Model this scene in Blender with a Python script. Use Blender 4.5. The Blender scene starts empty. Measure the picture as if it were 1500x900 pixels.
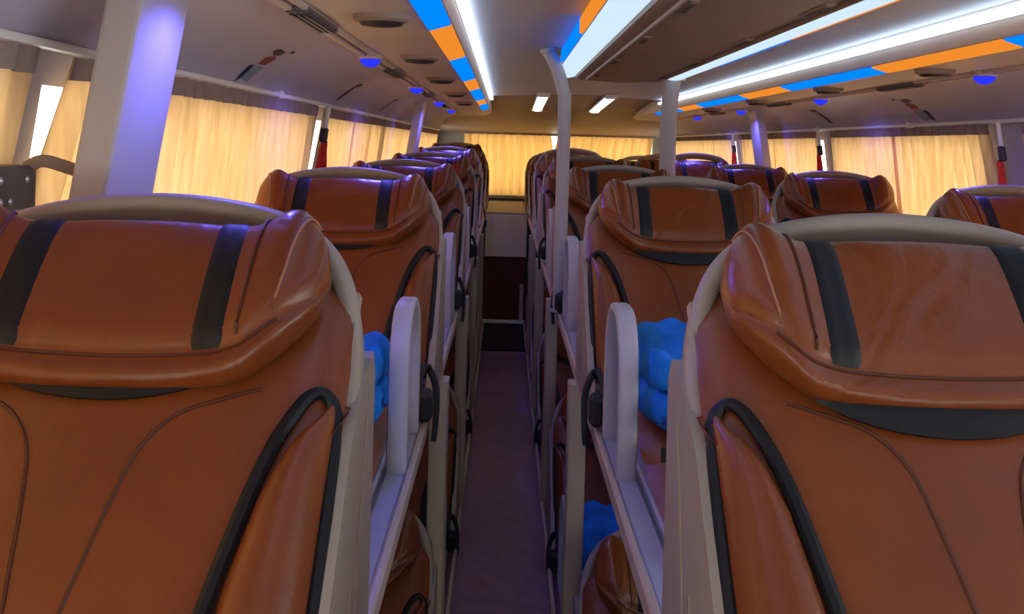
import bpy, math, random
from mathutils import Matrix, Vector
random.seed(7)
scene = bpy.context.scene
COL = scene.collection

# ------------------------------------------------------------------ camera
CAMZ = 1.5
cam_d = bpy.data.cameras.new('camera')
cam = bpy.data.objects.new('camera', cam_d); COL.objects.link(cam)
cam_d.sensor_width = 36.0
cam_d.lens = 36.0 * 1505 / 1500
cam_d.shift_x = 10 / 1500
cam_d.shift_y = -238 / 1500
cam_d.clip_start = 0.02
cam.matrix_world = Matrix.Translation((0, 0, CAMZ)) @ Matrix.Rotation(math.pi / 2, 4, 'X') @ Matrix.Rotation(math.radians(1.6), 4, 'Z')
scene.camera = cam

# ------------------------------------------------------------------ world, exposure
world = bpy.data.worlds.new('daylight'); scene.world = world
world.use_nodes = True
bg = world.node_tree.nodes['Background']
bg.inputs[0].default_value = (1.0, 0.97, 0.92, 1)
bg.inputs[1].default_value = 5.0
vs = scene.view_settings
vs.view_transform = 'Standard'; vs.look = 'None'; vs.gamma = 1.0; vs.exposure = 0.0
vs.use_curve_mapping = False
scene.cycles.max_bounces = 10
scene.cycles.diffuse_bounces = 5
scene.cycles.transparent_max_bounces = 12

# ------------------------------------------------------------------ materials
def mat(name, color, rough=0.5, spec=0.5, metal=0.0, var=0.0, scale=20.0, bump=0.0, bscale=120.0, coat=0.0, stretch=None, wrinkle=0.0):
    m = bpy.data.materials.new(name); m.use_nodes = True
    nt = m.node_tree; b = nt.nodes['Principled BSDF']
    b.inputs['Base Color'].default_value = (*color, 1)
    b.inputs['Roughness'].default_value = rough
    b.inputs['Metallic'].default_value = metal
    b.inputs['Specular IOR Level'].default_value = spec
    b.inputs['Coat Weight'].default_value = coat
    b.inputs['Coat Roughness'].default_value = 0.25
    tc = nt.nodes.new('ShaderNodeTexCoord')
    src = tc.outputs['Object']
    if stretch:
        mp = nt.nodes.new('ShaderNodeMapping'); mp.inputs['Scale'].default_value = stretch
        nt.links.new(src, mp.inputs['Vector']); src = mp.outputs['Vector']
    if var > 0:
        n = nt.nodes.new('ShaderNodeTexNoise'); n.inputs['Scale'].default_value = scale; n.inputs['Detail'].default_value = 4
        nt.links.new(src, n.inputs['Vector'])
        r = nt.nodes.new('ShaderNodeValToRGB')
        r.color_ramp.elements[0].position = 0.3; r.color_ramp.elements[1].position = 0.7
        r.color_ramp.elements[0].color = (*[c * (1 - var) for c in color], 1)
        r.color_ramp.elements[1].color = (*[min(1, c * (1 + var)) for c in color], 1)
        nt.links.new(n.outputs['Fac'], r.inputs['Fac']); nt.links.new(r.outputs['Color'], b.inputs['Base Color'])
    if bump > 0:
        n2 = nt.nodes.new('ShaderNodeTexNoise'); n2.inputs['Scale'].default_value = bscale; n2.inputs['Detail'].default_value = 3
        nt.links.new(src, n2.inputs['Vector'])
        bp = nt.nodes.new('ShaderNodeBump'); bp.inputs['Strength'].default_value = bump; bp.inputs['Distance'].default_value = 0.004
        nt.links.new(n2.outputs['Fac'], bp.inputs['Height']); nt.links.new(bp.outputs['Normal'], b.inputs['Normal'])
        if wrinkle > 0:
            n3 = nt.nodes.new('ShaderNodeTexNoise'); n3.inputs['Scale'].default_value = 7; n3.inputs['Detail'].default_value = 2; n3.inputs['Distortion'].default_value = 1.6
            nt.links.new(src, n3.inputs['Vector'])
            b3 = nt.nodes.new('ShaderNodeBump'); b3.inputs['Strength'].default_value = wrinkle; b3.inputs['Distance'].default_value = 0.02
            nt.links.new(n3.outputs['Fac'], b3.inputs['Height']); nt.links.new(bp.outputs['Normal'], b3.inputs['Normal'])
            nt.links.new(b3.outputs['Normal'], b.inputs['Normal'])
    return m

def emit(name, color, strength):
    m = bpy.data.materials.new(name); m.use_nodes = True
    nt = m.node_tree; nt.nodes.clear()
    o = nt.nodes.new('ShaderNodeOutputMaterial'); e = nt.nodes.new('ShaderNodeEmission')
    e.inputs[0].default_value = (*color, 1); e.inputs[1].default_value = strength
    nt.links.new(e.outputs[0], o.inputs[0])
    return m

def curtain_mat(name, color, w=0.6):
    m = bpy.data.materials.new(name); m.use_nodes = True
    nt = m.node_tree; nt.nodes.clear()
    o = nt.nodes.new('ShaderNodeOutputMaterial')
    d = nt.nodes.new('ShaderNodeBsdfDiffuse'); t = nt.nodes.new('ShaderNodeBsdfTranslucent'); mx = nt.nodes.new('ShaderNodeMixShader')
    mx.inputs[0].default_value = w
    tc = nt.nodes.new('ShaderNodeTexCoord'); mp = nt.nodes.new('ShaderNodeMapping'); mp.inputs['Scale'].default_value = (1, 1, 0.05)
    n = nt.nodes.new('ShaderNodeTexNoise'); n.inputs['Scale'].default_value = 60; n.inputs['Detail'].default_value = 3
    nt.links.new(tc.outputs['Object'], mp.inputs[0]); nt.links.new(mp.outputs[0], n.inputs['Vector'])
    r = nt.nodes.new('ShaderNodeValToRGB')
    r.color_ramp.elements[0].position = 0.3; r.color_ramp.elements[1].position = 0.7
    r.color_ramp.elements[0].color = (color[0] * .86, color[1] * .82, color[2] * .75, 1); r.color_ramp.elements[1].color = (*color, 1)
    nt.links.new(n.outputs['Fac'], r.inputs[0])
    nt.links.new(r.outputs[0], d.inputs[0]); nt.links.new(r.outputs[0], t.inputs[0])
    nt.links.new(d.outputs[0], mx.inputs[1]); nt.links.new(t.outputs[0], mx.inputs[2]); nt.links.new(mx.outputs[0], o.inputs[0])
    return m

def glass_mat():
    m = bpy.data.materials.new('window_glass'); m.use_nodes = True
    nt = m.node_tree; nt.nodes.clear()
    o = nt.nodes.new('ShaderNodeOutputMaterial')
    t = nt.nodes.new('ShaderNodeBsdfTransparent'); g = nt.nodes.new('ShaderNodeBsdfGlossy'); mx = nt.nodes.new('ShaderNodeMixShader')
    t.inputs[0].default_value = (0.92, 0.95, 0.95, 1); g.inputs['Roughness'].default_value = 0.02
    mx.inputs[0].default_value = 0.06
    nt.links.new(t.outputs[0], mx.inputs[1]); nt.links.new(g.outputs[0], mx.inputs[2]); nt.links.new(mx.outputs[0], o.inputs[0])
    return m

M = {
    'leather': mat('brown_leather', (0.185, 0.044, 0.008), 0.36, 0.5, var=0.16, scale=9, bump=0.10, bscale=160),
    'leather_roll': mat('brown_leather_roll', (0.185, 0.044, 0.008), 0.30, 0.5, var=0.18, scale=7, bump=0.10, bscale=160, wrinkle=0.3),
    'seam': mat('seam_thread', (0.085, 0.020, 0.007), 0.6),
    'stitch': mat('pale_stitch', (0.36, 0.15, 0.07), 0.6),
    'black': mat('black_leather', (0.009, 0.009, 0.011), 0.5, 0.3, bump=0.08, bscale=160),
    'black_cloth': mat('black_webbing', (0.010, 0.010, 0.012), 0.7),
    'beige': mat('beige_plastic', (0.34, 0.28, 0.23), 0.45, 0.4, var=0.05, scale=5, bump=0.03, bscale=200),
    'cream': mat('cream_panel', (0.85, 0.64, 0.43), 0.5, 0.4, var=0.04, scale=5),
    'frame': mat('painted_steel', (0.50, 0.40, 0.30), 0.38, 0.5, var=0.05, scale=6),
    'hoop': mat('white_plastic', (0.46, 0.43, 0.44), 0.42, 0.5),
    'ledge': mat('grey_ledge', (0.40, 0.40, 0.47), 0.35, 0.5, var=0.04, scale=8),
    'ceil': mat('ceiling_panel', (0.52, 0.52, 0.58), 0.5, 0.35, var=0.03, scale=3),
    'duct': mat('brown_duct_panel', (0.30, 0.215, 0.16), 0.5, 0.35, var=0.07, scale=5, bump=0.04, bscale=60),
    'bulk': mat('overhead_bulkhead', (0.60, 0.50, 0.41), 0.45, 0.4, var=0.04, scale=4),
    'wall': mat('wall_panel', (0.46, 0.43, 0.53), 0.5, 0.35, var=0.04, scale=3),
    'rearpanel': mat('rear_ceiling_panel', (0.34, 0.25, 0.18), 0.55, 0.3, var=0.06, scale=4),
    'floor': mat('floor_vinyl', (0.21, 0.088, 0.15), 0.45, 0.4, var=0.18, scale=14, bump=0.05, bscale=220),
    'mat': mat('dark_floor_shade', (0.018, 0.012, 0.014), 0.8, 0.2, var=0.2, scale=40),  # shadow tone of the aisle end, put into the colour
    'maroon': mat('maroon_panel', (0.10, 0.022, 0.016), 0.55, 0.3, var=0.12, scale=6),
    'grey': mat('grey_panel', (0.30, 0.29, 0.26), 0.5, 0.4, var=0.04, scale=4),
    'dark': mat('dark_plastic', (0.03, 0.026, 0.026), 0.45, 0.5),
    'darkgrey': mat('dark_grey_metal', (0.09, 0.085, 0.09), 0.4, 0.5),
    'screw': mat('screw_steel', (0.6, 0.6, 0.6), 0.3, 0.5, metal=0.8),
    'rail': mat('white_rail', (0.80, 0.78, 0.74), 0.35, 0.5),
    'red': mat('red_fabric', (0.58, 0.025, 0.015), 0.6, 0.3, var=0.2, scale=30),
    'blue': mat('blue_fleece', (0.010, 0.18, 0.62), 0.85, 0.2, var=0.25, scale=18, bump=0.35, bscale=90),
    'bluedark': mat('navy_hem', (0.006, 0.045, 0.20), 0.85, 0.2),
    'decal_dark': mat('decal_ink_dark', (0.03, 0.03, 0.045), 0.6),
    'decal_red': mat('decal_ink_red', (0.24, 0.05, 0.04), 0.6),
    'decal_grey': mat('decal_ink_grey', (0.22, 0.28, 0.36), 0.6),
    'curtain': curtain_mat('cream_curtain', (0.95, 0.76, 0.50)),
    'rcurtain': curtain_mat('rear_curtain', (0.92, 0.70, 0.38)),
    'header': mat('header_shade_band', (0.30, 0.22, 0.20), 0.8, 0.2, var=0.15, scale=40),
    'glass': glass_mat(),
    'tube': emit('white_led_tube', (0.60, 0.77, 1.0), 1.1),
    'tube_rear': emit('white_led_tube_rear', (0.80, 0.88, 1.0), 3.0),
    'cove': emit('white_led_strip', (0.68, 0.83, 1.0), 3.4),
    'eblue': emit('blue_led', (0.0, 0.16, 1.0), 1.6),
    'eorange': emit('orange_led', (1.0, 0.30, 0.03), 0.9),
    'spot': emit('blue_spot_led', (0.02, 0.03, 1.0), 1.3),
}

# ------------------------------------------------------------------ mesh helpers
class MB:
    def __init__(s): s.v = []; s.f = []
    def add(s, v, f):
        o = len(s.v); s.v += [tuple(p) for p in v]; s.f += [tuple(i + o for i in q) for q in f]; return s
    def box(s, x0, x1, y0, y1, z0, z1, b=0.0):
        if b <= 0:
            v = [(x, y, z) for x in (x0, x1) for y in (y0, y1) for z in (z0, z1)]
            return s.add(v, [(0, 1, 3, 2), (4, 6, 7, 5), (0, 4, 5, 1), (2, 3, 7, 6), (0, 2, 6, 4), (1, 5, 7, 3)])
        # chamfered box
        c = [((x0 + x1) / 2), ((y0 + y1) / 2), ((z0 + z1) / 2)]; h = [(x1 - x0) / 2, (y1 - y0) / 2, (z1 - z0) / 2]
        b = min(b, *[q * .95 for q in h])
        v = []; idx = {}
        for sx in (-1, 1):
            for sy in (-1, 1):
                for sz in (-1, 1):
                    for ax in range(3):
                        p = [c[0] + sx * (h[0] - b), c[1] + sy * (h[1] - b), c[2] + sz * (h[2] - b)]
                        p[ax] += (sx, sy, sz)[ax] * b
                        idx[(sx, sy, sz, ax)] = len(v); v.append(p)
        f = []
        for ax in range(3):
            a1, a2 = (ax + 1) % 3, (ax + 2) % 3
            for sg in (-1, 1):
                q = []
                for (i, j) in ((-1, -1), (1, -1), (1, 1), (-1, 1)):
                    k = [0, 0, 0]; k[ax] = sg; k[a1] = i; k[a2] = j; q.append(idx[(*k, ax)])
                f.append(tuple(q) if sg > 0 else tuple(reversed(q)))
            for i in (-1, 1):
                for j in (-1, 1):
                    k0 = [0, 0, 0]; k1 = [0, 0, 0]
                    k0[ax] = -1; k1[ax] = 1; k0[a1] = k1[a1] = i; k0[a2] = k1[a2] = j
                    q = (idx[(*k0, a1)], idx[(*k1, a1)], idx[(*k1, a2)], idx[(*k0, a2)])
                    f.append(q if i * j > 0 else tuple(reversed(q)))
        for sx in (-1, 1):
            for sy in (-1, 1):
                for sz in (-1, 1):
                    q = tuple(idx[(sx, sy, sz, a)] for a in range(3))
                    f.append(q if sx * sy * sz > 0 else tuple(reversed(q)))
        return s.add(v, f)
    def grid(s, rows, closed=False, cap=False):
        n = len(rows[0]); v = [p for r in rows for p in r]; f = []
        for i in range(len(rows) - 1):
            for j in range(n if closed else n - 1):
                k = (j + 1) % n
                f.append((i * n + j, i * n + k, (i + 1) * n + k, (i + 1) * n + j))
        if cap:
            f.append(tuple(reversed(range(n)))); f.append(tuple((len(rows) - 1) * n + j for j in range(n)))
        return s.add(v, f)
    def sheet(s, rows, thick, closed=False):
        """grid surface given a thickness by offsetting along its vertex normals"""
        R = len(rows); n = len(rows[0]); P = [[Vector(p) for p in r] for r in rows]
        back = []
        for i in range(R):
            br = []
            for j in range(n):
                du = P[min(i + 1, R - 1)][j] - P[max(i - 1, 0)][j]; dv = P[i][min(j + 1, n - 1)] - P[i][max(j - 1, 0)]
                nn = du.cross(dv)
                nn = nn.normalized() if nn.length > 1e-12 else Vector((0, 0, 1))
                br.append(P[i][j] - nn * thick)
            back.append(br)
        loop = [P[i] + list(reversed(back[i])) for i in range(R)]
        return s.grid(loop, closed=True, cap=True)
    def tube(s, pts, r, n=8, r2=None, up=None):
        """sweep of an ellipse (r sideways, r2 along 'up') along a polyline"""
        r2 = r if r2 is None else r2
        P = [Vector(p) for p in pts]; rows = []
        for i, p in enumerate(P):
            d = (P[min(i + 1, len(P) - 1)] - P[max(i - 1, 0)]).normalized()
            u = Vector(up) if up else (Vector((0, 0, 1)) if abs(d.z) < .9 else Vector((0, 1, 0)))
            a = d.cross(u).normalized(); b = a.cross(d).normalized()
            rows.append([p + a * (r * math.cos(t)) + b * (r2 * math.sin(t)) for t in [2 * math.pi * k / n for k in range(n)]])
        return s.grid(rows, closed=True, cap=True)
    def bar(s, pts, w, h, up, b=0.2):
        """sweep of a rounded rectangle, w sideways and h along up"""
        P = [Vector(p) for p in pts]; rows = []
        prof = []
        for (cx, cy, a0) in ((1, 1, 0), (-1, 1, 90), (-1, -1, 180), (1, -1, 270)):
            rr = min(w, h) * b
            for k in range(3):
                a = math.radians(a0 + 45 * k)
                prof.append((cx * (w / 2 - rr) + rr * math.cos(a), cy * (h / 2 - rr) + rr * math.sin(a)))
        for i, p in enumerate(P):
            d = (P[min(i + 1, len(P) - 1)] - P[max(i - 1, 0)]).normalized()
            a = d.cross(Vector(up)).normalized(); bb = a.cross(d).normalized()
            rows.append([p + a * x + bb * y for x, y in prof])
        return s.grid(rows, closed=True, cap=True)
    def prism(s, poly, axis, c0, c1):
        """poly in the plane normal to axis; extruded from c0 to c1"""
        def P(p, c):
            return {'x': (c, p[0], p[1]), 'y': (p[0], c, p[1]), 'z': (p[0], p[1], c)}[axis]
        n = len(poly); v = [P(p, c0) for p in poly] + [P(p, c1) for p in poly]
        f = [tuple(range(n)), tuple(range(2 * n - 1, n - 1, -1))] + [(i, i + n, (i + 1) % n + n, (i + 1) % n) for i in range(n)]
        return s.add(v, f)
    def build(s, name, m, parent=None, smooth=True, angle=35):
        me = bpy.data.meshes.new(name); me.from_pydata(s.v, [], s.f); me.validate()
        import bmesh
        bm = bmesh.new(); bm.from_mesh(me)
        bmesh.ops.recalc_face_normals(bm, faces=bm.faces)
        bm.to_mesh(me); bm.free()
        me.materials.append(M[m] if isinstance(m, str) else m)
        if smooth:
            me.shade_smooth(); me.set_sharp_from_angle(angle=math.radians(angle))
        o = bpy.data.objects.new(name, me); COL.objects.link(o)
        if parent: o.parent = parent
        return o

def tag(o, label=None, cat=None, group=None, kind=None):
    if label: o['label'] = label
    if cat: o['category'] = cat
    if group: o['group'] = group
    if kind: o['kind'] = kind
    return o
def empty(name, loc=(0, 0, 0)):
    o = bpy.data.objects.new(name, None); COL.objects.link(o); o.location = loc; o.empty_display_size = 0.1
    return o
def children(o): return [c for c in bpy.data.objects if c.parent == o]
def copy_tree(o, parent=None):
    c = o.copy(); COL.objects.link(c); c.parent = parent
    for ch in children(o): copy_tree(ch, c)
    return c
def struct(o, label, cat='structure'):
    return tag(o, label, cat, None, 'structure')
def spline(pts, n=6):
    """Catmull-Rom through points of any dimension"""
    out = []
    P = [pts[0]] + list(pts) + [pts[-1]]
    for i in range(1, len(P) - 2):
        p0, p1, p2, p3 = P[i - 1], P[i], P[i + 1], P[i + 2]
        for k in range(n):
            t = k / n
            out.append(tuple(0.5 * ((2 * b) + (-a + c) * t + (2 * a - 5 * b + 4 * c - d) * t * t + (-a + 3 * b - 3 * c + d) * t ** 3)
                             for a, b, c, d in zip(p0, p1, p2, p3)))
    out.append(tuple(pts[-1]))
    return out

# ------------------------------------------------------------------ the bus body
ORD = ['first', 'second', 'third', 'fourth', 'fifth', 'sixth', 'seventh']
XC = 0.485            # middle of the bus, camera stands in the near aisle at x = 0
YF, YR = -1.3, 10.5   # front and rear
Z0 = CAMZ
def prof_strip(name, prof, y0, y1, m, side, thick=0.02, parent=None, label=None, cat='structure'):
    """a cross-section profile of (a, dz) swept along the bus; side -1 left, +1 right"""
    ys = [y0 + (y1 - y0) * i / 6 for i in range(7)]
    b = MB(); n = len(prof)
    rows = [[(XC + side * a, y, Z0 + z) for a, z in prof] + [(XC + side * (a + .002), y, Z0 + z + thick) for a, z in reversed(prof)] for y in ys]
    b.grid(rows, closed=True, cap=True)
    o = b.build(name, m, parent, angle=25)
    if parent is None: struct(o, label or name, cat)
    return o

fl = MB().box(XC - 1.35, XC + 1.35, YF, YR, -0.06, 0.0).build('floor', 'floor')
struct(fl, 'purple brown vinyl floor of the bus aisle', 'floor')

# main ceiling: one gently arched panel over both coves
cp = [(a, 0.365 - 0.03 * (a / .66) ** 2 * (1 if a < .56 else 1)) for a in [i * .66 / 10 for i in range(11)]]
b = MB()
full = [(-a, z) for a, z in reversed(cp[1:])] + cp
ys = [YF, 0, 2, 4, 6, 7.3]
b.grid([[(XC + a, y, Z0 + z) for a, z in full] + [(XC + a, y, Z0 + z + .03) for a, z in reversed(full)] for y in ys], closed=True, cap=True)
struct(b.build('ceiling', 'ceil'), 'grey arched ceiling panels above the lamps', 'ceiling')
# the ceiling bows down toward the rear window
b = MB()
sl = spline([(7.25, .36), (8.2, .318), (9.4, .22), (10.3, .135), (10.52, .115)], 5)
b.grid([[(XC - 1.3, y, Z0 + z), (XC + 1.3, y, Z0 + z), (XC + 1.3, y, Z0 + z + .03), (XC - 1.3, y, Z0 + z + .03)] for y, z in sl], closed=True, cap=True)
struct(b.build('trim_1', 'rearpanel'), 'shaded brown panel sloping down from ceiling to rear curtain', 'ceiling')  # beige panel coloured brown, its shade put into the colour

bulk = [(.600, .318), (.604, .285), (.609, .268), (.612, .266), (.662, .252), (.668, .250), (.70, .249), (.86, .247)]
wallp = [(.895, .252), (.95, .247), (1.01, .231), (1.06, .206), (1.10, .174), (1.122, .150), (1.135, .128)]
for sd, nm in ((-1, 'left'), (1, 'right')):
    prof_strip('trim_%d' % (2 if sd < 0 else 3), bulk, YF, 9.2, 'bulk', sd, .05, label='beige overhead bulkhead along the %s windows' % nm, cat='bulkhead')
    prof_strip('trim_%d' % (4 if sd < 0 else 5), wallp, YF, YR, 'wall', sd, .04, label='mauve grey curved panel above the %s curtains' % nm, cat='wall panel')
    # ridged trim between bulkhead and wall panel
    tr = empty('trim_%d' % (6 if sd < 0 else 7)); struct(tr, 'ridged beige trim carrying the blue spots, %s side' % nm, 'trim')
    for a0, a1, z0, z1 in ((.855, .868, .238, .262), (.868, .884, .246, .27), (.884, .900, .236, .262)):
        MB().box(*sorted((XC + sd * a0, XC + sd * a1)), YF, 9.2, Z0 + z0, Z0 + z1, .003).build('ridge', 'bulk', tr)

# side walls: opening for the glass between z 0.95 and 1.60
WIN = {'left': [(-1.1, 1.37), (1.525, 3.44), (3.74, 5.44), (5.56, 7.4), (7.52, 10.2)],
       'right': [(-.6, 1.35), (1.47, 3.18), (3.53, 5.12), (5.36, 7.08), (7.40, 10.2)]}
def wa(z): return 1.268 - 0.10 * max(0, (z - .9)) / .72
for sd, nm in ((-1, 'left'), (1, 'right')):
    b = MB()
    def slab(y0, y1, z0, z1):
        b.prism([(XC + sd * wa(z0), z0), (XC + sd * wa(z1), z1), (XC + sd * (wa(z1) + .05), z1), (XC + sd * (wa(z0) + .05), z0)], 'y', y0, y1)
    slab(YF, YR, 0, .95); slab(YF, YR, 1.57, 1.72)
    edges = [YF] + [e for w in WIN[nm] for e in w] + [YR]
    for i in range(0, len(edges), 2): slab(edges[i], edges[i + 1], .95, 1.57)
    struct(b.build('wall_' + nm, 'wall', smooth=False), 'grey %s side wall of the bus with window openings' % nm, 'wall')
    for i, (y0, y1) in enumerate(WIN[nm]):
        b2 = MB(); z0, z1 = .95, 1.57
        b2.prism([(XC + sd * (wa(z0) + .03), z0), (XC + sd * (wa(z1) + .03), z1), (XC + sd * (wa(z1) + .036), z1), (XC + sd * (wa(z0) + .036), z0)], 'y', y0, y1)
        struct(b2.build('window_%d' % ((i + 1) if sd < 0 else i + 11), 'glass', smooth=False), 'bus side window pane, %s from the front, behind the %s curtains' % (ORD[i], nm), 'window')
    # roof edge above the overhead panels keeps daylight out
    b3 = MB().box(*sorted((XC + sd * .55, XC + sd * 1.32)), YF, YR, Z0 + .36, Z0 + .40)
    b3.box(*sorted((XC + sd * 1.16, XC + sd * 1.32)), YF, YR, Z0 + .15, Z0 + .40)
    struct(b3.build('roof_edge', 'wall', smooth=False), 'roof edge over the %s side wall' % nm, 'roof')

# rear wall with its window
b = MB()
b.box(XC - 1.32, XC + 1.32, YR, YR + .05, 0, 1.0); b.box(XC - 1.32, XC + 1.32, YR, YR + .05, 1.60, 1.9)
b.box(XC - 1.32, XC - .88, YR, YR + .05, .96, 1.60); b.box(XC + 1.02, XC + 1.32, YR, YR + .05, .96, 1.60)
struct(b.build('wall_rear', 'grey', smooth=False), 'grey rear wall below the rear curtains', 'wall')
struct(MB().box(XC - .88, XC + 1.02, YR + .03, YR + .036, .96, 1.60).build('window_21', 'glass', smooth=False), 'rear window pane behind the rear curtains', 'window')
# front wall with the windscreen behind the camera
b = MB()
b.box(XC - 1.32, XC + 1.32, YF - .05, YF, 0, .45); b.box(XC - 1.32, XC + 1.32, YF - .05, YF, 1.10, 1.9)
b.box(XC - 1.32, XC - 1.1, YF - .05, YF, .45, 1.10); b.box(XC + 1.1, XC + 1.32, YF - .05, YF, .45, 1.10)
struct(b.build('wall_front', 'grey', smooth=False), 'front wall around the windscreen', 'wall')
struct(MB().box(XC - 1.1, XC + 1.1, YF - .03, YF - .024, .45, 1.10).build('window_22', 'glass', smooth=False), 'windscreen pane at the front of the bus', 'window')

# rear raised platform that closes the aisle
pl = empty('rear_platform', (0, 8.6, 0)); tag(pl, 'beige and maroon platform closing the far end of the aisle', 'platform')
MB().box(-.148, .203, 0, 1.85, .88, .93, .006).build('top', 'grey', pl)
MB().box(-.148, .203, -.012, .02, .56, .915, .006).build('front_panel', 'cream', pl)
MB().box(-.148, .203, .03, .06, .03, .56).build('lower_panel', 'maroon', pl)
MB().box(-.148, .203, .0, .03, .0, .03, .004).build('kick_strip', 'rail', pl)
MB().box(.155, .185, -.01, .03, .03, .33, .005).build('stile', 'frame', pl)
pl2 = empty('rear_platform', (0, 8.6, 0)); tag(pl2, 'beige platform at the far end of the second aisle', 'platform')
MB().box(.726, 1.084, 0, 1.85, .88, .93, .006).build('top', 'beige', pl2)
MB().box(.726, 1.084, .02, .05, .0, .90, .006).build('front_panel', 'beige', pl2)
mt = MB()
mt.box(-.17, .21, 7.45, 8.58, .0, .008, .003)  # thin dark sheet standing in for the shadowed floor
tag(mt.build('floor_shade', 'mat'), 'dark shade sheet on the floor at the far end of aisle', 'mat')

# ------------------------------------------------------------------ ceiling duct and lights
duct = empty('ceiling_duct', (XC, 1.5, Z0 + .28)); tag(duct, 'long brown duct panel between the two white light tubes', 'duct')
L0, L1 = YF - 1.5 + .02, 2.92
pr = [(-.19, .075), (-.185, .02), (-.16, .008), (0, .0), (.16, .008), (.185, .02), (.19, .075)]
b = MB(); b.grid([[(x, y, z) for x, z in pr] for y in (L0, 0, L1)], closed=True, cap=True)
b.build('panel', 'duct', duct, angle=25)
# rounded rear end
b = MB(); rows = []
for k in range(7):
    a = math.pi / 2 * k / 6
    rows.append([(x * (1 - .25 * (1 - math.cos(a))), L1 + .16 * math.sin(a), z + (.075 - z) * (1 - math.cos(a))) for x, z in pr])
b.grid(rows, closed=True, cap=True); b.build('end_cap', 'duct', duct, angle=40)
for sx in (-1, 1):
    MB().box(*sorted((sx * .148, sx * .156)), L0 + .1, L1 - .1, -.002, .012, .002).build('edge_bead', 'duct', duct)
    for y in [-.7, 0.05, .55, 1.2, 1.9, 2.55]:
        b = MB().bar([(sx * .130, y - .09, .007), (sx * .130, y + .09, .007)], .022, .010, (0, 0, 1), .4)
        g = b.build('vent_bezel', 'duct', duct)
        for k in range(5):
            MB().box(sx * .130 - .007, sx * .130 + .007, y - .062 + .028 * k, y - .048 + .028 * k, .0005, .0035).build('slat', 'dark', g, smooth=False)

# the wide light tubes either side of the duct, with coloured strips on their outer flanks
SEG = [('blue', -1.2, -.35), ('orange', -.35, .55), ('blue', .55, 1.45), ('orange', 1.45, 2.28)]
def light_tube(x, y0, y1, z, label, w=.088, tilt=0.0):
    t = empty('light_tube', (x, y0, z)); tag(t, label, 'lamp', 'white ceiling light tubes')
    L = y1 - y0
    MB().box(-w / 2 - .008, w / 2 + .008, 0, L, .012, .05 if L > 2 else .026, .004).build('housing', 'ceil', t)
    b = MB(); rows = []
    for y in (0.01, L * .5, L - .01):
        rows.append([(w / 2 * math.cos(a), y, .014 - .020 * math.sin(a)) for a in [math.pi * k / 10 for k in range(11)]])
    b.grid(rows, closed=True, cap=True); b.build('diffuser', 'tube' if L > 2 else 'tube_rear', t, angle=60)
    for yy in (0, L):
        MB().box(-w / 2 - .008, w / 2 + .008, yy - .006, yy + .006, -.004, .05 if L > 2 else .026, .003).build('end_cap', 'rail', t)
    t.rotation_euler.x = tilt
    return t
for sx, nm in ((-1, 'left'), (1, 'right')):
    light_tube(XC + sx * .232, YF + .05, 4.42, Z0 + .30, 'long white light tube along the %s edge of brown duct' % nm)
    light_tube(XC + sx * .232, 7.0, 8.35, Z0 + .335, 'short white light tube near the rear, %s of the ceiling centre' % nm, .075, -.04)
    # coloured flank strip
    st = empty('coloured_light_strip', (XC + sx * .286, 0, Z0 + .325)); tag(st, 'blue and orange light strip on the outer flank of the %s tube' % nm, 'light strip', 'coloured light strips')
    for cl, y0, y1 in [('orange', -1.2, .6), ('blue', .6, 1.5), ('orange', 1.5, 2.8), ('blue', 2.8, 3.75)]:
        MB().box(-.006, .006, y0 + .01, y1 - .01, -.018, .026, .003).build(cl + '_lens', 'e' + cl, st)

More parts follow.
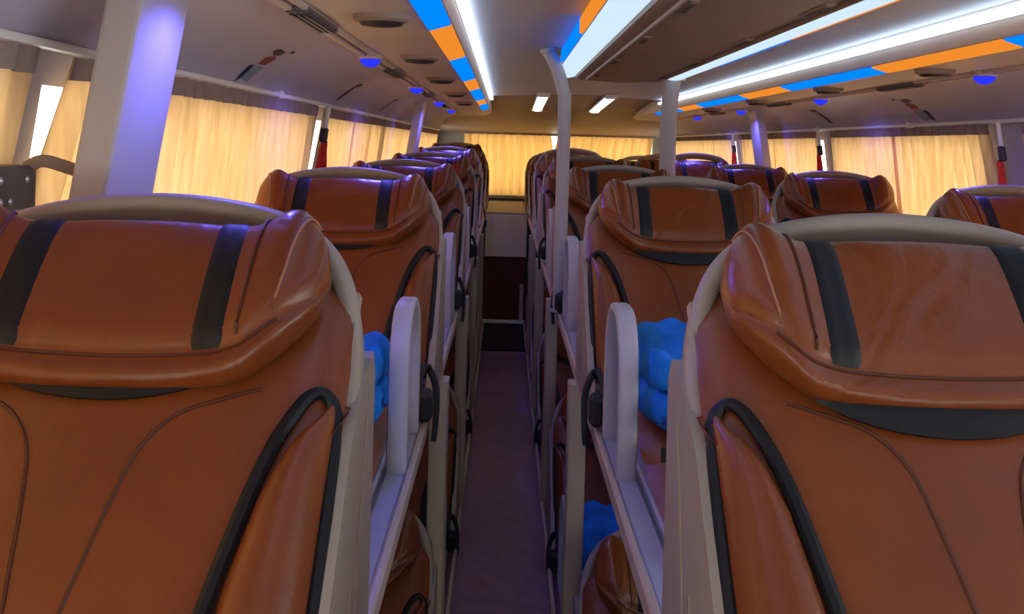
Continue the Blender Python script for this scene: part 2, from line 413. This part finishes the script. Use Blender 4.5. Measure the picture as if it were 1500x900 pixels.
for sd, nm in ((-1, 'left'), (1, 'right')):
    # cove strip
    c = empty('cove_light', (XC + sd * .588, 0, Z0 + .318)); tag(c, 'continuous white cove light above the %s overhead bulkhead' % nm, 'lamp', 'white cove lights')
    MB().bar([(0, YF + .02, 0), (0, 7.2, 0)], .026, .016, (0, 0, 1), .45).build('diffuser', 'cove', c)
    MB().box(*sorted((sd * .012, sd * .02)), YF + .02, 7.2, -.012, .02).build('channel', 'rail', c)
    # coloured strip on the sloping face
    st = empty('coloured_light_strip', (XC, 0, Z0)); tag(st, 'segmented blue and orange light strip on the %s bulkhead edge' % nm, 'light strip', 'coloured light strips')
    for cl, y0, y1 in [('orange', -.9, .5), ('blue', .5, 1.4), ('blue', 1.4, 2.28), ('orange', 2.28, 3.1), ('blue', 3.1, 4.13), ('orange', 4.13, 4.85),
                       ('blue', 4.85, 5.95), ('orange', 5.95, 6.6), ('blue', 6.6, 7.6)]:
        b = MB()
        rows = [[(sd * a, y, z) for a, z in ((.612, .268), (.613, .261), (.660, .247), (.662, .254))] for y in (y0 + .006, y1 - .006)]
        b.grid(rows, closed=True, cap=True); b.build(cl + '_lens', 'e' + cl, st, smooth=False)
    # blue spots, slots and vents
    for k, y in enumerate((1.47, 2.93, 4.45, 5.95, 7.3)):
        s = empty('blue_spot_light', (XC + sd * .876, y, Z0 + .242))
        tag(s, 'round blue spot light on %s trim, %s from the camera' % (nm, ORD[k]), 'lamp', 'blue spot lights')
        MB().grid([[(r * math.cos(q), r * math.sin(q), z) for q in [2 * math.pi * i / 16 for i in range(16)]] for r, z in ((.034, .006), (.036, -.006), (.032, -.010), (.028, -.008))], closed=True, cap=True).build('bezel', 'bulk', s)
        MB().grid([[(r * math.cos(q), r * math.sin(q), z) for q in [2 * math.pi * i / 16 for i in range(16)]] for r, z in ((.030, -.008), (.028, -.018), (.018, -.028), (.006, -.032))], closed=True, cap=True).build('lens', 'spot', s)
        ld = bpy.data.lights.new('spot_glow', 'SPOT'); ld.energy = 8.0; ld.color = (0.13, 0.12, 1.0); ld.spot_size = math.radians(165); ld.spot_blend = .6; ld.shadow_soft_size = .02
        lo = bpy.data.objects.new('spot_glow', ld); COL.objects.link(lo); lo.parent = s; lo.location = (0, 0, -.04)
    for k, y in enumerate((.55, 2.06, 3.56, 5.12, 6.6)):
        s = empty('air_slot', (XC + sd * .876, y, Z0 + .238))
        tag(s, 'dark air slot in %s trim, %s from the camera' % (nm, ORD[k]), 'vent', 'dark air slots')
        MB().box(-.022, .022, -.17, .17, -.006, .01, .004).build('bezel', 'darkgrey', s)
        for q in range(3): MB().box(-.016 + q * .012, -.009 + q * .012, -.155, .155, -.009, -.005).build('slat', 'dark', s, smooth=False)
    for k, y in enumerate((1.1, 2.02, 2.93, 3.9, 5.0, 6.1)):
        s = empty('reading_lamp', (XC + sd * .735, y, Z0 + .245))
        tag(s, 'oval dark reading lamp pod under %s bulkhead, %s from the camera' % (nm, ORD[k]), 'lamp', 'reading lamp pods')
        def oval(rx, ry, z): return [(rx * math.cos(q), ry * math.sin(q), z) for q in [2 * math.pi * i / 20 for i in range(20)]]
        MB().grid([oval(.058, .046, .006), oval(.056, .044, -.006), oval(.05, .036, -.011)], closed=True, cap=True).build('housing', 'duct' if k else 'darkgrey', s)
        MB().grid([oval(.046, .030, -.010), oval(.040, .025, -.018), oval(.02, .012, -.021)], closed=True, cap=True).build('lens', 'dark', s)

# ------------------------------------------------------------------ curtain rails and curtains
def ca(z): return 1.142 + 0.075 * (1.6 - z) / .6
for sd, nm in ((-1, 'left'), (1, 'right')):
    r = empty('curtain_rail', (XC + sd * 1.128, 0, Z0 + .122)); tag(r, 'white curtain rail running above the %s windows' % nm, 'rail')
    MB().bar([(0, YF + .02, 0), (0, 9.9, 0)], .020, .013, (0, 0, 1), .3).build('track', 'rail', r)
    MB().box(*sorted((sd * .006, sd * .02)), YF + .02, 9.9, .008, .016).build('flange', 'rail', r)
    for y in [0.5 + 1.2 * i for i in range(8)]:
        MB().box(-.012, .012, y - .02, y + .02, -.010, .012, .003).build('bracket', 'rail', r)

def curtain(y0, y1, sd, label, grp, lean0=0.0, lean1=0.0, per=.075, amp=.014, zt=1.615, zb=.93, x=None):
    """pleated cloth; lean shifts the lower end of each edge along the bus"""
    n = max(14, int(abs(y1 - y0) / per * 8)); rows = []
    ph = random.random() * 6
    for i in range(15):
        t = i / 14; z = zt + (zb - zt) * t
        e = min(1, t * 2.2)
        ya = y0 + lean0 * e; yb = y1 + lean1 * e
        row = []
        for j in range(n + 1):
            u = j / n; y = ya + (yb - ya) * u
            w = math.sin(2 * math.pi * (y1 - y0) * u / per + ph) + .45 * math.sin(2 * math.pi * (y1 - y0) * u / (per * 2.7) + 2 * ph + t)
            row.append((XC + sd * (ca(z) - .004 + amp * w * (.55 + .6 * t)), y, z))
        rows.append(row)
    o = MB().sheet(rows, .0012 * sd).build('curtain', 'curtain', angle=80)
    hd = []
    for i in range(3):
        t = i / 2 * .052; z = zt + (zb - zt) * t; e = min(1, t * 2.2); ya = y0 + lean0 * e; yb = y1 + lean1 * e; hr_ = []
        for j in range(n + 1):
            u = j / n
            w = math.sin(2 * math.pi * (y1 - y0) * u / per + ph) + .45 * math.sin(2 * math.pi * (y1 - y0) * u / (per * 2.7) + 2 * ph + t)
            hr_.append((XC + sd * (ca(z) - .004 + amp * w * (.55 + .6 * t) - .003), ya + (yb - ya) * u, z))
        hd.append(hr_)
    MB().sheet(hd, .0015 * sd).build('header_shade_band', 'header', o, angle=80)  # opaque dark strip added for the shade along the unlit curtain top
    return tag(o, label, 'curtain', grp)
CL = [(.1, 1.41, 0, -.05, 'cream curtain panel at far left edge, in front of the window gap'),
      (1.565, 1.955, -.12, 0, 'narrow cream curtain drawn aside between window gap and wide stanchion'),
      (1.96, 2.76, 0, 0, 'flat cream curtain beside the wide lavender stanchion'),
      (2.74, 3.53, 0, -.03, 'cream curtain just before the red strap on the left side'),
      (3.68, 4.42, -.06, 0, 'cream curtain just beyond the red strap on the left side'),
      (4.40, 4.97, 0, 0, 'second cream curtain beyond the left red strap'),
      (4.95, 5.56, 0, 0, 'third cream curtain beyond the left red strap'),
      (5.57, 6.62, 0, 0, 'cream curtain behind the far left stanchion'),
      (6.60, 9.9, 0, 0, 'last cream curtain on the left before the rear wall')]
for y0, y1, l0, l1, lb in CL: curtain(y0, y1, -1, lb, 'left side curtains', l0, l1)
CR = [(1.7, 3.22, 0, 0, 'cream curtain at the right picture edge, before the red strap'),
      (3.47, 4.33, -.08, 0, 'wide cream curtain with leaning edge beyond the right red strap'),
      (4.31, 5.15, 0, 0, 'cream curtain on the right side before the second window post'),
      (5.34, 6.22, -.03, 0, 'cream curtain between second window post and right stanchion'),
      (6.2, 7.10, 0, 0, 'cream curtain just beyond the right stanchion'),
      (7.32, 9.9, 0, 0, 'last cream curtain on the right before the rear wall')]
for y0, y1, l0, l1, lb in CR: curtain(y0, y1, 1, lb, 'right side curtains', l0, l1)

# rear curtains hang on the rear wall, a gap opens at the top where they meet
def rear_curtain(x0, x1, l0, l1, label):
    n = int((x1 - x0) / .085 * 8); rows = []; ph = random.random() * 6
    for i in range(11):
        t = i / 10; z = 1.605 + (.985 - 1.605) * t
        e = min(1, t * 3.2)
        rows.append([((x0 + l0 * e) + ((x1 + l1 * e) - (x0 + l0 * e)) * j / n, YR - .05 + .012 * (math.sin(2 * math.pi * (x1 - x0) * j / n / .085 + ph) + .4 * math.sin(2 * math.pi * (x1 - x0) * j / n / .21)), z) for j in range(n + 1)])
    tag(MB().sheet(rows, .0012).build('curtain', 'rcurtain', angle=80), label, 'curtain', 'rear window curtains')
rear_curtain(-.42, .465, 0, .03, 'ochre rear curtain seen down the end of the aisle')
rear_curtain(.545, 1.50, -.06, -.02, 'ochre rear curtain right of the grab pole')
tag(MB().bar([(-.5, YR - .05, 1.612), (1.52, YR - .05, 1.612)], .02, .02, (0, 0, 1)).build('rear_curtain_rail', 'rearpanel'), 'brown rail above the rear curtains', 'rail')
tag(MB().box(-.5, 1.5, YR - .09, YR, .955, .985, .004).build('rear_window_ledge', 'beige'), 'beige ledge under the rear curtains', 'ledge')

# red straps hanging at the window posts
def red_strap(sd, y, label):
    z1 = 1.535
    s = empty('red_strap', (XC + sd * 1.118, y, z1)); s.rotation_euler = (0, -sd * .15, -sd * .7); tag(s, label, 'strap', 'red straps at the window posts')
    MB().box(-.006, .006, -.010, .010, .0, .085, .003).build('hanger', 'rail', s)
    MB().box(-.009, .009, -.016, .016, -.045, .005, .004).build('buckle', 'dark', s)
    rows = []
    for i in range(9):
        t = i / 8; hw = .014 + .028 * t
        rows.append([(-sd * (.008 + .006 * math.sin(j * 1.9 + t)), -hw + 2 * hw * j / 6 + .01 * t * -1, -.04 - .17 * t) for j in range(7)])
    MB().sheet(rows, .004).build('cloth', 'red', s, angle=60)
red_strap(-1, 3.6, 'red strap hanging on the left window post')
red_strap(1, 3.32, 'large red strap on the window post near the right picture edge')
red_strap(1, 5.24, 'dark topped red strap on the second right window post')
red_strap(1, 7.2, 'small red strap beyond the right stanchion')

# stanchions that lean with the wall
def stanchion(sd, y, label):
    pts = [(XC + sd * .982, y, Z0 + .26), (XC + sd * 1.024, y, Z0 + .0), (XC + sd * 1.064, y, Z0 - .25), (XC + sd * 1.120, y, Z0 - .58)]
    e = empty('stanchion', (XC + sd * 1.10, y, .88)); tag(e, label, 'pillar', 'broad side stanchions')
    loc = Vector(e.location)
    MB().bar([Vector(p) - loc for p in pts], .19, .05, (sd, 0, 0), .12).build('column', 'hoop', e, angle=15)
    MB().box(*sorted((sd * -.06, sd * .06)), -.12, .12, -.005, .02, .006).build('foot_plate', 'frame', e)
stanchion(-1, 1.455, 'broad lavender stanchion standing beside the near left window')
stanchion(-1, 6.05, 'distant lavender stanchion among the left curtains')
stanchion(1, 6.05, 'distant lavender stanchion among the right curtains')
br = empty('stanchion_bracket', (-.648, 1.352, 1.425)); tag(br, 'dark bracket with screws tying the near stanchion to the wall', 'bracket')
MB().box(-.03, .02, -.09, .03, -.03, .03, .004).build('plate', 'darkgrey', br)
MB().bar(spline([(.01, .02, .026), (.03, .022, .036), (.06, .03, .028), (.105, .04, .012)], 4), .010, .017, (0, 0, 1), .3).build('arm', 'duct', br)
for (yy, zz) in ((-.07, .012), (-.07, -.015), (-.045, -.015), (0, .012)):
    MB().grid([[(.018 + d, yy + r * math.cos(q), zz + r * math.sin(q)) for q in [2 * math.pi * i / 8 for i in range(8)]] for r, d in ((.005, 0), (.005, .003), (.002, .005))], closed=True, cap=True).build('screw', 'screw', br)

# warning stickers on the curved wall panels
def wall_pt(sd, a):
    for (a0, z0), (a1, z1) in zip(wallp, wallp[1:]):
        if a0 <= a <= a1: return (XC + sd * a, Z0 + z0 + (z1 - z0) * (a - a0) / (a1 - a0) - .0015)
def sticker(sd, y, label, rich=True):
    x, z = wall_pt(sd, 1.075)
    s = empty('safety_sticker', (x, y, z)); tag(s, label, 'sticker', 'safety stickers on the curved panels')
    def blob(pts, m):
        v = []
        for a, yy in pts:
            px, pz = wall_pt(sd, 1.075 + a * .72); v.append((px - x, yy * 2.0, pz - z))
        v2 = [(p[0], p[1], p[2] - .0008) for p in v]
        n = len(v)
        MB().add(v + v2, [tuple(range(n)), tuple(range(2 * n - 1, n - 1, -1))] + [(i, i + n, (i + 1) % n + n, (i + 1) % n) for i in range(n)]).build('figure', m, s, smooth=False)
    blob([(-.055, .0), (-.05, .03), (-.03, .035), (-.02, .01), (-.035, -.012)], 'decal_dark')
    if rich:
        blob([(-.02, .03), (-.012, .04), (.018, .03), (.022, .0), (-.005, -.004)], 'decal_red')
        blob([(-.07, .055), (-.06, .065), (-.052, .055), (-.06, .046)], 'decal_dark')
        blob([(.025, .03), (.03, .035), (.075, .02), (.07, -.012), (.03, -.008)], 'decal_grey')
        blob([(.03, -.01), (.07, -.016), (.078, -.03), (.035, -.025)], 'decal_dark')
    else:
        blob([(-.02, .01), (.06, -.012), (.064, -.026), (-.018, -.004)], 'decal_dark')
sticker(-1, 2.5, 'coloured safety figure sticker on the near left curved panel')
sticker(-1, 3.9, 'dark safety sticker on left panel above the red strap', False)
sticker(-1, 5.2, 'third dark sticker along the left curved panel', False)
sticker(1, 3.92, 'grey and dark safety figure sticker on right curved panel')
sticker(1, 5.1, 'small dark safety sticker farther along the right panel', False)

# ------------------------------------------------------------------ sleeper seats
C0, S0, N0 = (-.13, .35), (.67, .74), (-.74, .67)
def T(x, t, n):  # seat coordinates: across, up the reclined back, out of the cushion
    return (x, C0[0] + S0[0] * t + N0[0] * n, C0[1] + S0[1] * t + N0[1] * n)
HW = .247
def make_seat():
    root = empty('sleeper_seat')
    # ---- shell hoop
    half = [(0, .258), (.06, .254), (.12, .242), (.170, .222), (.208, .190), (.232, .145), (.243, .09), (.247, .03), (.248, -.03), (.248, -.09)]
    path = [(-x, t) for x, t in reversed(half[1:])] + half
    path = spline(path, 4)
    MB().bar([T(x, t, -.020 - .036 * min(1, max(0, (.22 - t) / .13))) for x, t in path], .024, .052, N3, .42).build('shell_hoop', 'beige', root, angle=50)
    # ---- shell back plate, hand slot left open under the hoop
    rows = []
    for t in [.150, .10, .0, -.12, -.25, -.36]:
        rows.append([T(.246 * u, t + (.035 * (1 - u * u) if t == .150 else 0), -.045 + .02 * abs(u) ** 3) for u in [i / 8 - 1 for i in range(17)]])
    MB().sheet(rows, .012).build('shell_back', 'beige', root, angle=50)
    # ---- side panels
    poly = [(.03, .345), (.012, .372), (-.06, .358), (-.15, .312), (-.275, .18), (-.40, .065), (-.455, .04), (-.455, .019), (.03, .019)]
    for s in (-1, 1):
        p = MB().prism(poly, 'x', s * .247, s * .262).build('side_panel', 'beige', root, angle=25)
        g = [(s * .2625, *q) for q in spline([(-.04, .31), (-.07, .24), (-.10, .14), (-.105, .06)], 4)]
        MB().tube(g, .0016, 5).build('groove', 'duct', p)
        g = [(s * .2625, *q) for q in spline([(-.14, .16), (-.15, .12), (-.147, .06)], 4)]
        MB().tube(g, .0013, 5).build('groove', 'duct', p)
    # ---- back cushion (torso)
    def bx(t):  # inner edge of the side bolster
        pts = [(.02, .240), (-.02, .232), (-.055, .202), (-.118, .178), (-.21, .160), (-.36, .146)]
        if t >= pts[0][0]: return pts[0][1]
        for (t0, x0), (t1, x1) in zip(pts, pts[1:]):
            if t0 >= t >= t1: return x0 + (x1 - x0) * (t - t0) / (t1 - t0)
        return pts[-1][1]
    def torso_n(x, t):
        u = x / .250
        n = .012 * (1 - (abs(u)) ** 2.4) - .016 * (max(0, abs(u) - .80) / .20) ** 2.4
        return n
    xs = [.250 * math.sin(math.pi / 2 * (i / 14 - 1)) for i in range(29)]
    def tw(t): return 1.0 if t < .06 else (1 - .30 * ((t - .06) / .145) ** 2.2)
    rows = [[T(x * tw(t), t, torso_n(x, t) - .02 * max(0, (t - .08) / .12)) for x in xs] for t in [.205, .185, .16, .13, .10, .04, .0, -.04, -.08, -.12, -.16, -.2, -.24, -.28, -.32, -.345]]
    back = MB().sheet(rows, .045).build('back_cushion', 'leather', root, angle=60)
    # seams of the back cushion
    for s in (-1, 1):
        pts = spline([(.165, .005), (.13, -.008), (.085, -.028), (.056, -.065), (.042, -.12), (.032, -.18), (.024, -.24), (.024, -.33)], 5)
        MB().tube([T(s * x, t, torso_n(x, t) + .0002) for x, t in pts], .0022, 6).build('seam', 'seam', back)
    # ---- bolsters with black piping
    for s in (-1, 1):
        rows = []
        for k in range(15):
            t = .004 - .35 * (k / 14) ** 1.25
            xi, xo = bx(t), .246
            f = min(1, ((k + .25) / 4.5)) ** .6
            row = []
            for j in range(11):
                v = j / 10; x = xi + (xo - xi) * v
                h = (1 - abs(2 * v - 1) ** 2.6) ** .6 * .036 * f
                row.append(T(s * x, t, torso_n(x, t) - .006 + h))
            rows.append(row)
        bo = MB().sheet(rows, .02 * s).build('bolster', 'leather', root, angle=60)
        pts = spline([(.249, -.34), (.249, -.2), (.248, -.075), (.2465, -.035), (.2435, -.008), (.232, .004), (.218, -.004), (.202, -.034), (.190, -.065), (.176, -.118), (.158, -.21), (.147, -.28), (.144, -.34)], 5)
        MB().tube([T(s * (x - .004), t, torso_n(x, t) + .006) for x, t in pts], .0085, 8, .007).build('piping', 'black', bo)
        pts = spline([(.226, -.03), (.205, -.10), (.192, -.2), (.186, -.33)], 5)
    # ---- headrest pillow
    HU = .222; E = 2.6
    def hr(u):
        a = abs(u)
        tt = .207 - .036 * a ** 2 + .038 * math.exp(-((a - .84) / .16) ** 2)   # top edge
        tb = -.006 + .020 * a ** 2 + .055 * max(0, a - .62) ** 1.4 / .26         # bottom edge
        nb = -.004; nf = .052 + .026 * math.exp(-((a - .80) / .22) ** 2) - .006 * (1 - a)
        s = max(0.0, 1 - a ** 7) ** (1 / 3.2)
        return tt, tb, nb, nf, s
    def loop(u, th, g=0.0):
        tt, tb, nb, nf, s = hr(u)
        tc, ht = (tt + tb) / 2, (tt - tb) / 2 * s + g; nc, hn = (nb + nf) / 2, (nf - nb) / 2 * s + g
        c, sn = math.cos(th), math.sin(th)
        t = tc + ht * math.copysign(abs(c) ** (2 / E), c); n = nc + hn * math.copysign(abs(sn) ** (2 / E), sn)
        if sn > 0:   # bolster roll along the lower edge, pinched at its seam
            q = (c + .64) / .13
            n -= .010 * math.exp(-q * q) * s
        return T(HU * u, t, n)
    ths = [2 * math.pi * k / 44 for k in range(44)]
    us = [math.copysign(abs(i / 24 - 1) ** .75, i / 24 - 1) if i != 24 else 0.0 for i in range(49)]
    us[0], us[-1] = -.9995, .9995
    h = MB().grid([[loop(u, th) for th in ths] for u in us], closed=True, cap=True).build('headrest', 'leather_roll', root, angle=70)
    for s in (-1, 1):
        st = MB()
        rows = [[loop(s * (.405 + .15 * j / 6), math.radians(-12 + (126 + 12) * k / 20), .0022 - (.0022 if j in (0, 6) else 0)) for j in range(7)] for k in range(21)]
        st.sheet(rows, .003 * s).build('stripe', 'black', h, angle=60)
        # wing seams
        for ua, ub, mm in ((.66, .62, 'seam'), (.92, .78, 'stitch')):
            MB().tube([loop(s * (ub + (ua - ub) * k / 16), math.radians(121 - 114 * k / 16), .0012) for k in range(17)], .0016, 6).build('seam', mm, h)
    MB().tube([loop(-.80 + 1.6 * k / 30, math.radians(129), .0012) for k in range(31)], .0020, 6).build('seam', 'seam', h)
    # ---- black strap that holds the pillow, peeping out below it
    rows = []
    for k in range(17):
        u = k / 8 - 1
        rows.append([T(.15 * u, .03 - .062 * (1 - u * u) ** .6 * v - .002, .014 + .007 * (1 - abs(2 * v - 1))) for v in (0, .25, .5, .75, 1)])
    MB().sheet(rows, .006).build('pillow_strap', 'black', root, angle=50)
    # ---- seat pan and leg rest
    prof = spline([(-.335, .10), (-.42, .075), (-.55, .082), (-.70, .095), (-.86, .088), (-1.0, .07), (-1.14, .066), (-1.22, .061)], 3)
    rows = [[(.205 * u, y, z + .012 * (1 - abs(u) ** 3) - .02 * max(0, abs(u) - .85) / .15) for u in [i / 8 - 1 for i in range(17)]] for y, z in prof]
    MB().sheet(rows, .03).build('seat_cushion', 'leather', root, angle=60)
    MB().box(-.20, .20, -1.25, -.36, .0, .022, .004).build('base_tray', 'ledge', root)
    return root
N3 = (0, N0[0], N0[1])
seat0 = make_seat()
# belt: copied separately so that it hangs on the aisle side
def make_belt(seat, s):
    b = empty('seat_belt'); b.parent = seat; b.location = (0, .07, 0)
    MB().bar(spline([(s * .12, -.48, .10), (s * .18, -.53, .112), (s * .225, -.56, .10), (s * .25, -.57, .05)], 5), .045, .006, (0, -.3, 1), .3).build('webbing', 'black_cloth', b)
    k = MB(); k.box(s * .254 - .016, s * .254 + .016, -.60, -.54, .025, .09, .010); k.bar(spline([(s * .235, -.54, .09), (s * .25, -.50, .125), (s * .272, -.50, .08), (s * .275, -.52, .02), (s * .272, -.53, -.03)], 4), .012, .035, (0, 1, 0), .3); k.build('buckle', 'black_cloth', b)
    MB().prism([(s * .19, -1.05), (s * .10, -1.02), (s * .12, -1.08)], 'z', .095, .12).build('tongue', 'black_cloth', b, smooth=False)
    MB().bar(spline([(s * .11, -1.04, .10), (s * .04, -1.02, .108), (s * -.05, -1.0, .105)], 4), .035, .005, (0, 0, 1), .3).build('webbing', 'black_cloth', b)
    return b

COLS = {'left': -.41, 'middle': .465, 'right': 1.345}
ROWN = ['nearest', 'second', 'third', 'fourth', 'fifth', 'sixth', 'rearmost']
ROWY = [1.2, 2.7, 4.2, 5.7, 7.2, 8.7, 10.05]
RAISE = {'left': [.0, .0, .0, .02, .05, .08, .0], 'middle': [.0, .0, .0, .02, .06, .03, .0], 'right': [0, .0, .0, .0, .05, .03, .0]}
BASE = .88
CN = {'left': 'left window column', 'middle': 'middle column', 'right': 'right window column'}
used = False
for cn, x in COLS.items():
    for k, y in enumerate(ROWY):
        if cn == 'right' and k == 0: continue
        o = copy_tree(seat0) if used else seat0
        used = True
        o.location = (x, y, BASE + RAISE[cn][k])
        tag(o, 'brown leather sleeper seat on upper deck, %s, %s row' % (CN[cn], ROWN[k]), 'seat', 'upper deck sleeper seats')
LOWY = [1.0, 2.5, 4.0, 5.5, 7.0]
for cn in ('left', 'middle'):
    for k, y in enumerate(LOWY):
        o = copy_tree(seat0); o.location = (COLS[cn], y + (.2 if cn == 'left' else .05), .009)
        tag(o, 'brown leather sleeper seat on lower deck, %s, %s row' % (CN[cn], ROWN[k]), 'seat', 'lower deck sleeper seats')
for o in bpy.data.objects:
    if o.name.startswith('pillow_strap') and o.parent and o.parent.location.x < 0:
        o.location = (0, S0[0] * .018, S0[1] * .018)
for o in list(bpy.data.objects):
    if o.name.startswith('headrest') and o.parent and o.parent.location.y > 6.5 and o.parent.location.x > 0:
        o.location = (0, -S0[0] * .05, -S0[1] * .05)   # pillows worn lower on the far rows, the hand slot shows
belts = {}
for o in [o for o in bpy.data.objects if o.name.startswith('sleeper_seat')]:
    if o.location.x > 1 or o.location.y > 6: continue
    s = 1 if o.location.x < 0 else -1
    if s not in belts:
        belts[s] = make_belt(o, s)
    else:
        copy_tree(belts[s], o)

# ------------------------------------------------------------------ bunk frames: rails, ledges, posts, guard hoops
def bunk_frame(cn, aisle_sides, label):
    xc = COLS[cn]
    f = empty('bunk_frame', (xc, 0, 0)); tag(f, label, 'frame', 'steel bunk frames')
    y0, y1 = -.6, 10.4
    ry = LOWY
    MB().box(-.243, .243, y0, y1, .850, .878).build('deck_plate', 'ledge', f)
    MB().box(-.243, .243, y0, y1, .0, .008).build('lower_deck_plate', 'ledge', f)
    for s in (-1, 1):
        X = s * .263
        MB().box(*sorted((s * .244, s * .258)), y0, y1, .862, .897, .004).build('side_rail', 'frame', f)
        MB().box(*sorted((s * .207, s * .2435)), y0, y1, .879, .893, .003).build('ledge', 'ledge', f)
        MB().box(*sorted((X, X + s * .014)), y0, y1, .0, .028, .004).build('lower_rail', 'frame', f)
        if s not in aisle_sides: continue
        for k, y in enumerate(ROWY[:6]):
            if k == 5: continue
            py = y + .09
            MB().bar([(X - s * .010, py, .0), (X - s * .010, py, .36), (X - s * .012, py - .01, .42), (X - s * .012, py - .01, .862)], .05, .075, (0, 1, 0), .2).build('post', 'frame', f)
            if k == 0: continue
            # guard hoops of upper and lower berth, standing between the rows
            for zb, yy, hh in ((.893, y - .82, .29), (.0085, y - .95, .32)):
                if zb < .5 and k > 5: continue
                pts = [(0, 0), (0, hh - .12), (.02, hh - .05), (.07, hh - .006), (.13, hh), (.19, hh - .006), (.24, hh - .05), (.26, hh - .12), (.26, .0)]
                pp = [(X - s * .036, yy + a, zb + z) for a, z in spline(pts, 3)]
                MB().bar(pp, .018, .038, (s, 0, 0), .45).build('guard_hoop', 'hoop', f)
    return f
bunk_frame('left', (1,), 'beige steel bunk frame with white guard hoops, left window column')
bunk_frame('middle', (-1, 1), 'beige steel bunk frame with white guard hoops, middle column')
bunk_frame('right', (-1,), 'beige steel bunk frame with white guard hoops, right window column')

# ------------------------------------------------------------------ grab poles
p1 = empty('grab_pole', (.212, 3.74, 0)); tag(p1, 'cream grab pole with bent top beside the near aisle', 'pole', 'grab poles')
MB().tube(spline([(0, 0, .898), (0, 0, 1.2), (.0, 0, 1.64), (-.006, 0, 1.70), (-.03, 0, 1.78), (-.065, 0, 1.845)], 5), .024, 12, up=(0, 1, 0)).build('tube', 'hoop', p1)
MB().tube([(-.062, 0, 1.843), (-.066, 0, 1.856)], .03, 14).build('flange', 'hoop', p1)
MB().tube([(0, 0, .898), (0, 0, .908)], .034, 14).build('foot_flange', 'hoop', p1)
p2 = empty('grab_pole', (.70, 4.42, 0)); tag(p2, 'straight cream grab pole on the far side of the middle column', 'pole', 'grab poles')
MB().tube(spline([(0, 0, .898), (0, 0, 1.2), (0, 0, 1.6), (.005, 0, 1.72), (.02, 0, 1.84)], 5), .035, 12, .022, up=(0, 1, 0)).build('tube', 'hoop', p2)
MB().tube([(.02, 0, 1.832), (.02, 0, 1.845)], .05, 14).build('flange', 'hoop', p2)

# ------------------------------------------------------------------ folded blue blankets
def blanket(loc, sx, sy, h, rz, label, seed):
    """a fleece folded into three layers, the top one slumped and creased"""
    rnd = random.Random(seed)
    e = empty('folded_blanket', loc); e.rotation_euler.z = rz
    tag(e, label, 'blanket', 'folded blue blankets')
    nl = 2
    for L in range(nl):
        hh = h / nl * (1.0 if L < nl - 1 else 1.15); z0 = h / nl * L
        kx = 1 - .04 * L + rnd.uniform(-.03, .03); ky = 1 - .05 * L + rnd.uniform(-.03, .03)
        ox, oy = rnd.uniform(-.008, .008), rnd.uniform(-.008, .008); p = [rnd.uniform(0, 6) for _ in range(5)]
        def top(u, v):
            w = .006 * math.sin(3.1 * u + 2.2 * v + p[0]) + .005 * math.sin(5.5 * v - 2.0 * u + p[1]) + .004 * math.sin(8 * u + 3 * v + p[2])
            return w * (1.6 if L == nl - 1 else .5)
        rows = []
        N = 24
        for k in range(N + 1):          # closed loops around the x axis, rounded fold at the front and back
            u = -1 + 2 * k / N
            s_ = max(.04, (1 - abs(u) ** 10)) ** .3
            row = []
            for q in range(24):
                th = 2 * math.pi * q / 24; c, sn = math.cos(th), math.sin(th)
                v = math.copysign(abs(c) ** .28, c); zz = math.copysign(abs(sn) ** .5, sn)
                z = z0 + hh / 2 + hh / 2 * zz * s_ + (top(u, v) if zz > 0 else .3 * top(u, v)) * (1 - abs(u) ** 4 * .3)
                if L == nl - 1: z -= .018 * max(0, abs(u) - .5) + .02 * max(0, -v) * max(0, zz)
                row.append((ox + sx / 2 * kx * u + .004 * math.sin(4 * v + p[3]), oy + sy / 2 * ky * v + .006 * math.sin(3 * u + p[4]), z))
            rows.append(row)
        o = MB().grid(rows, closed=True, cap=True).build('folded_layer', 'blue', e, angle=80)
        if L == 0:
            pts = [(ox - sx * .47 + sx * .94 * k / 12, oy - sy / 2 * ky - .002, z0 + hh * .4 + .003 * math.sin(k * 1.3)) for k in range(13)]
            MB().tube(pts, .008, 6).build('hem', 'bluedark', o)
blanket((.362, 1.98, .99), .20, .28, .14, .12, 'bright blue folded blanket beside the white hoop, middle column second row', 1)
blanket((-.318, 1.86, .99), .22, .28, .13, -.1, 'bright blue folded blanket beside the white hoop, left column second row', 2)
blanket((.345, 3.55, .99), .20, .30, .13, .1, 'blue folded blanket on the third row upper seat, middle column', 3)
blanket((-.29, 3.5, .99), .20, .28, .10, .0, 'blue folded blanket on the third row upper seat, left column', 4)
blanket((.36, 3.1, .12), .22, .30, .24, .0, 'blue folded blanket on the lower deck, middle column', 5)

# black straps hanging at the platform end of the aisle
for x, y, lb in ((-.175, 8.3, 'black strap hanging left of the aisle end'), (.262, 7.9, 'black strap hanging right of the aisle end')):
    s = empty('hanging_strap', (x, y, .93)); tag(s, lb, 'strap', 'black hanging straps')
    d = 1 if x < 0 else -1
    MB().bar(spline([(0, 0, .16), (d * .008, -.01, .08), (d * .025, -.01, .0), (d * .03, -.01, -.05)], 4), .03, .008, (d, 0, .1), .3).build('webbing', 'black_cloth', s)
    MB().box(d * .03 - .014, d * .03 + .014, -.022, .005, -.10, -.045, .005).build('buckle', 'dark', s)
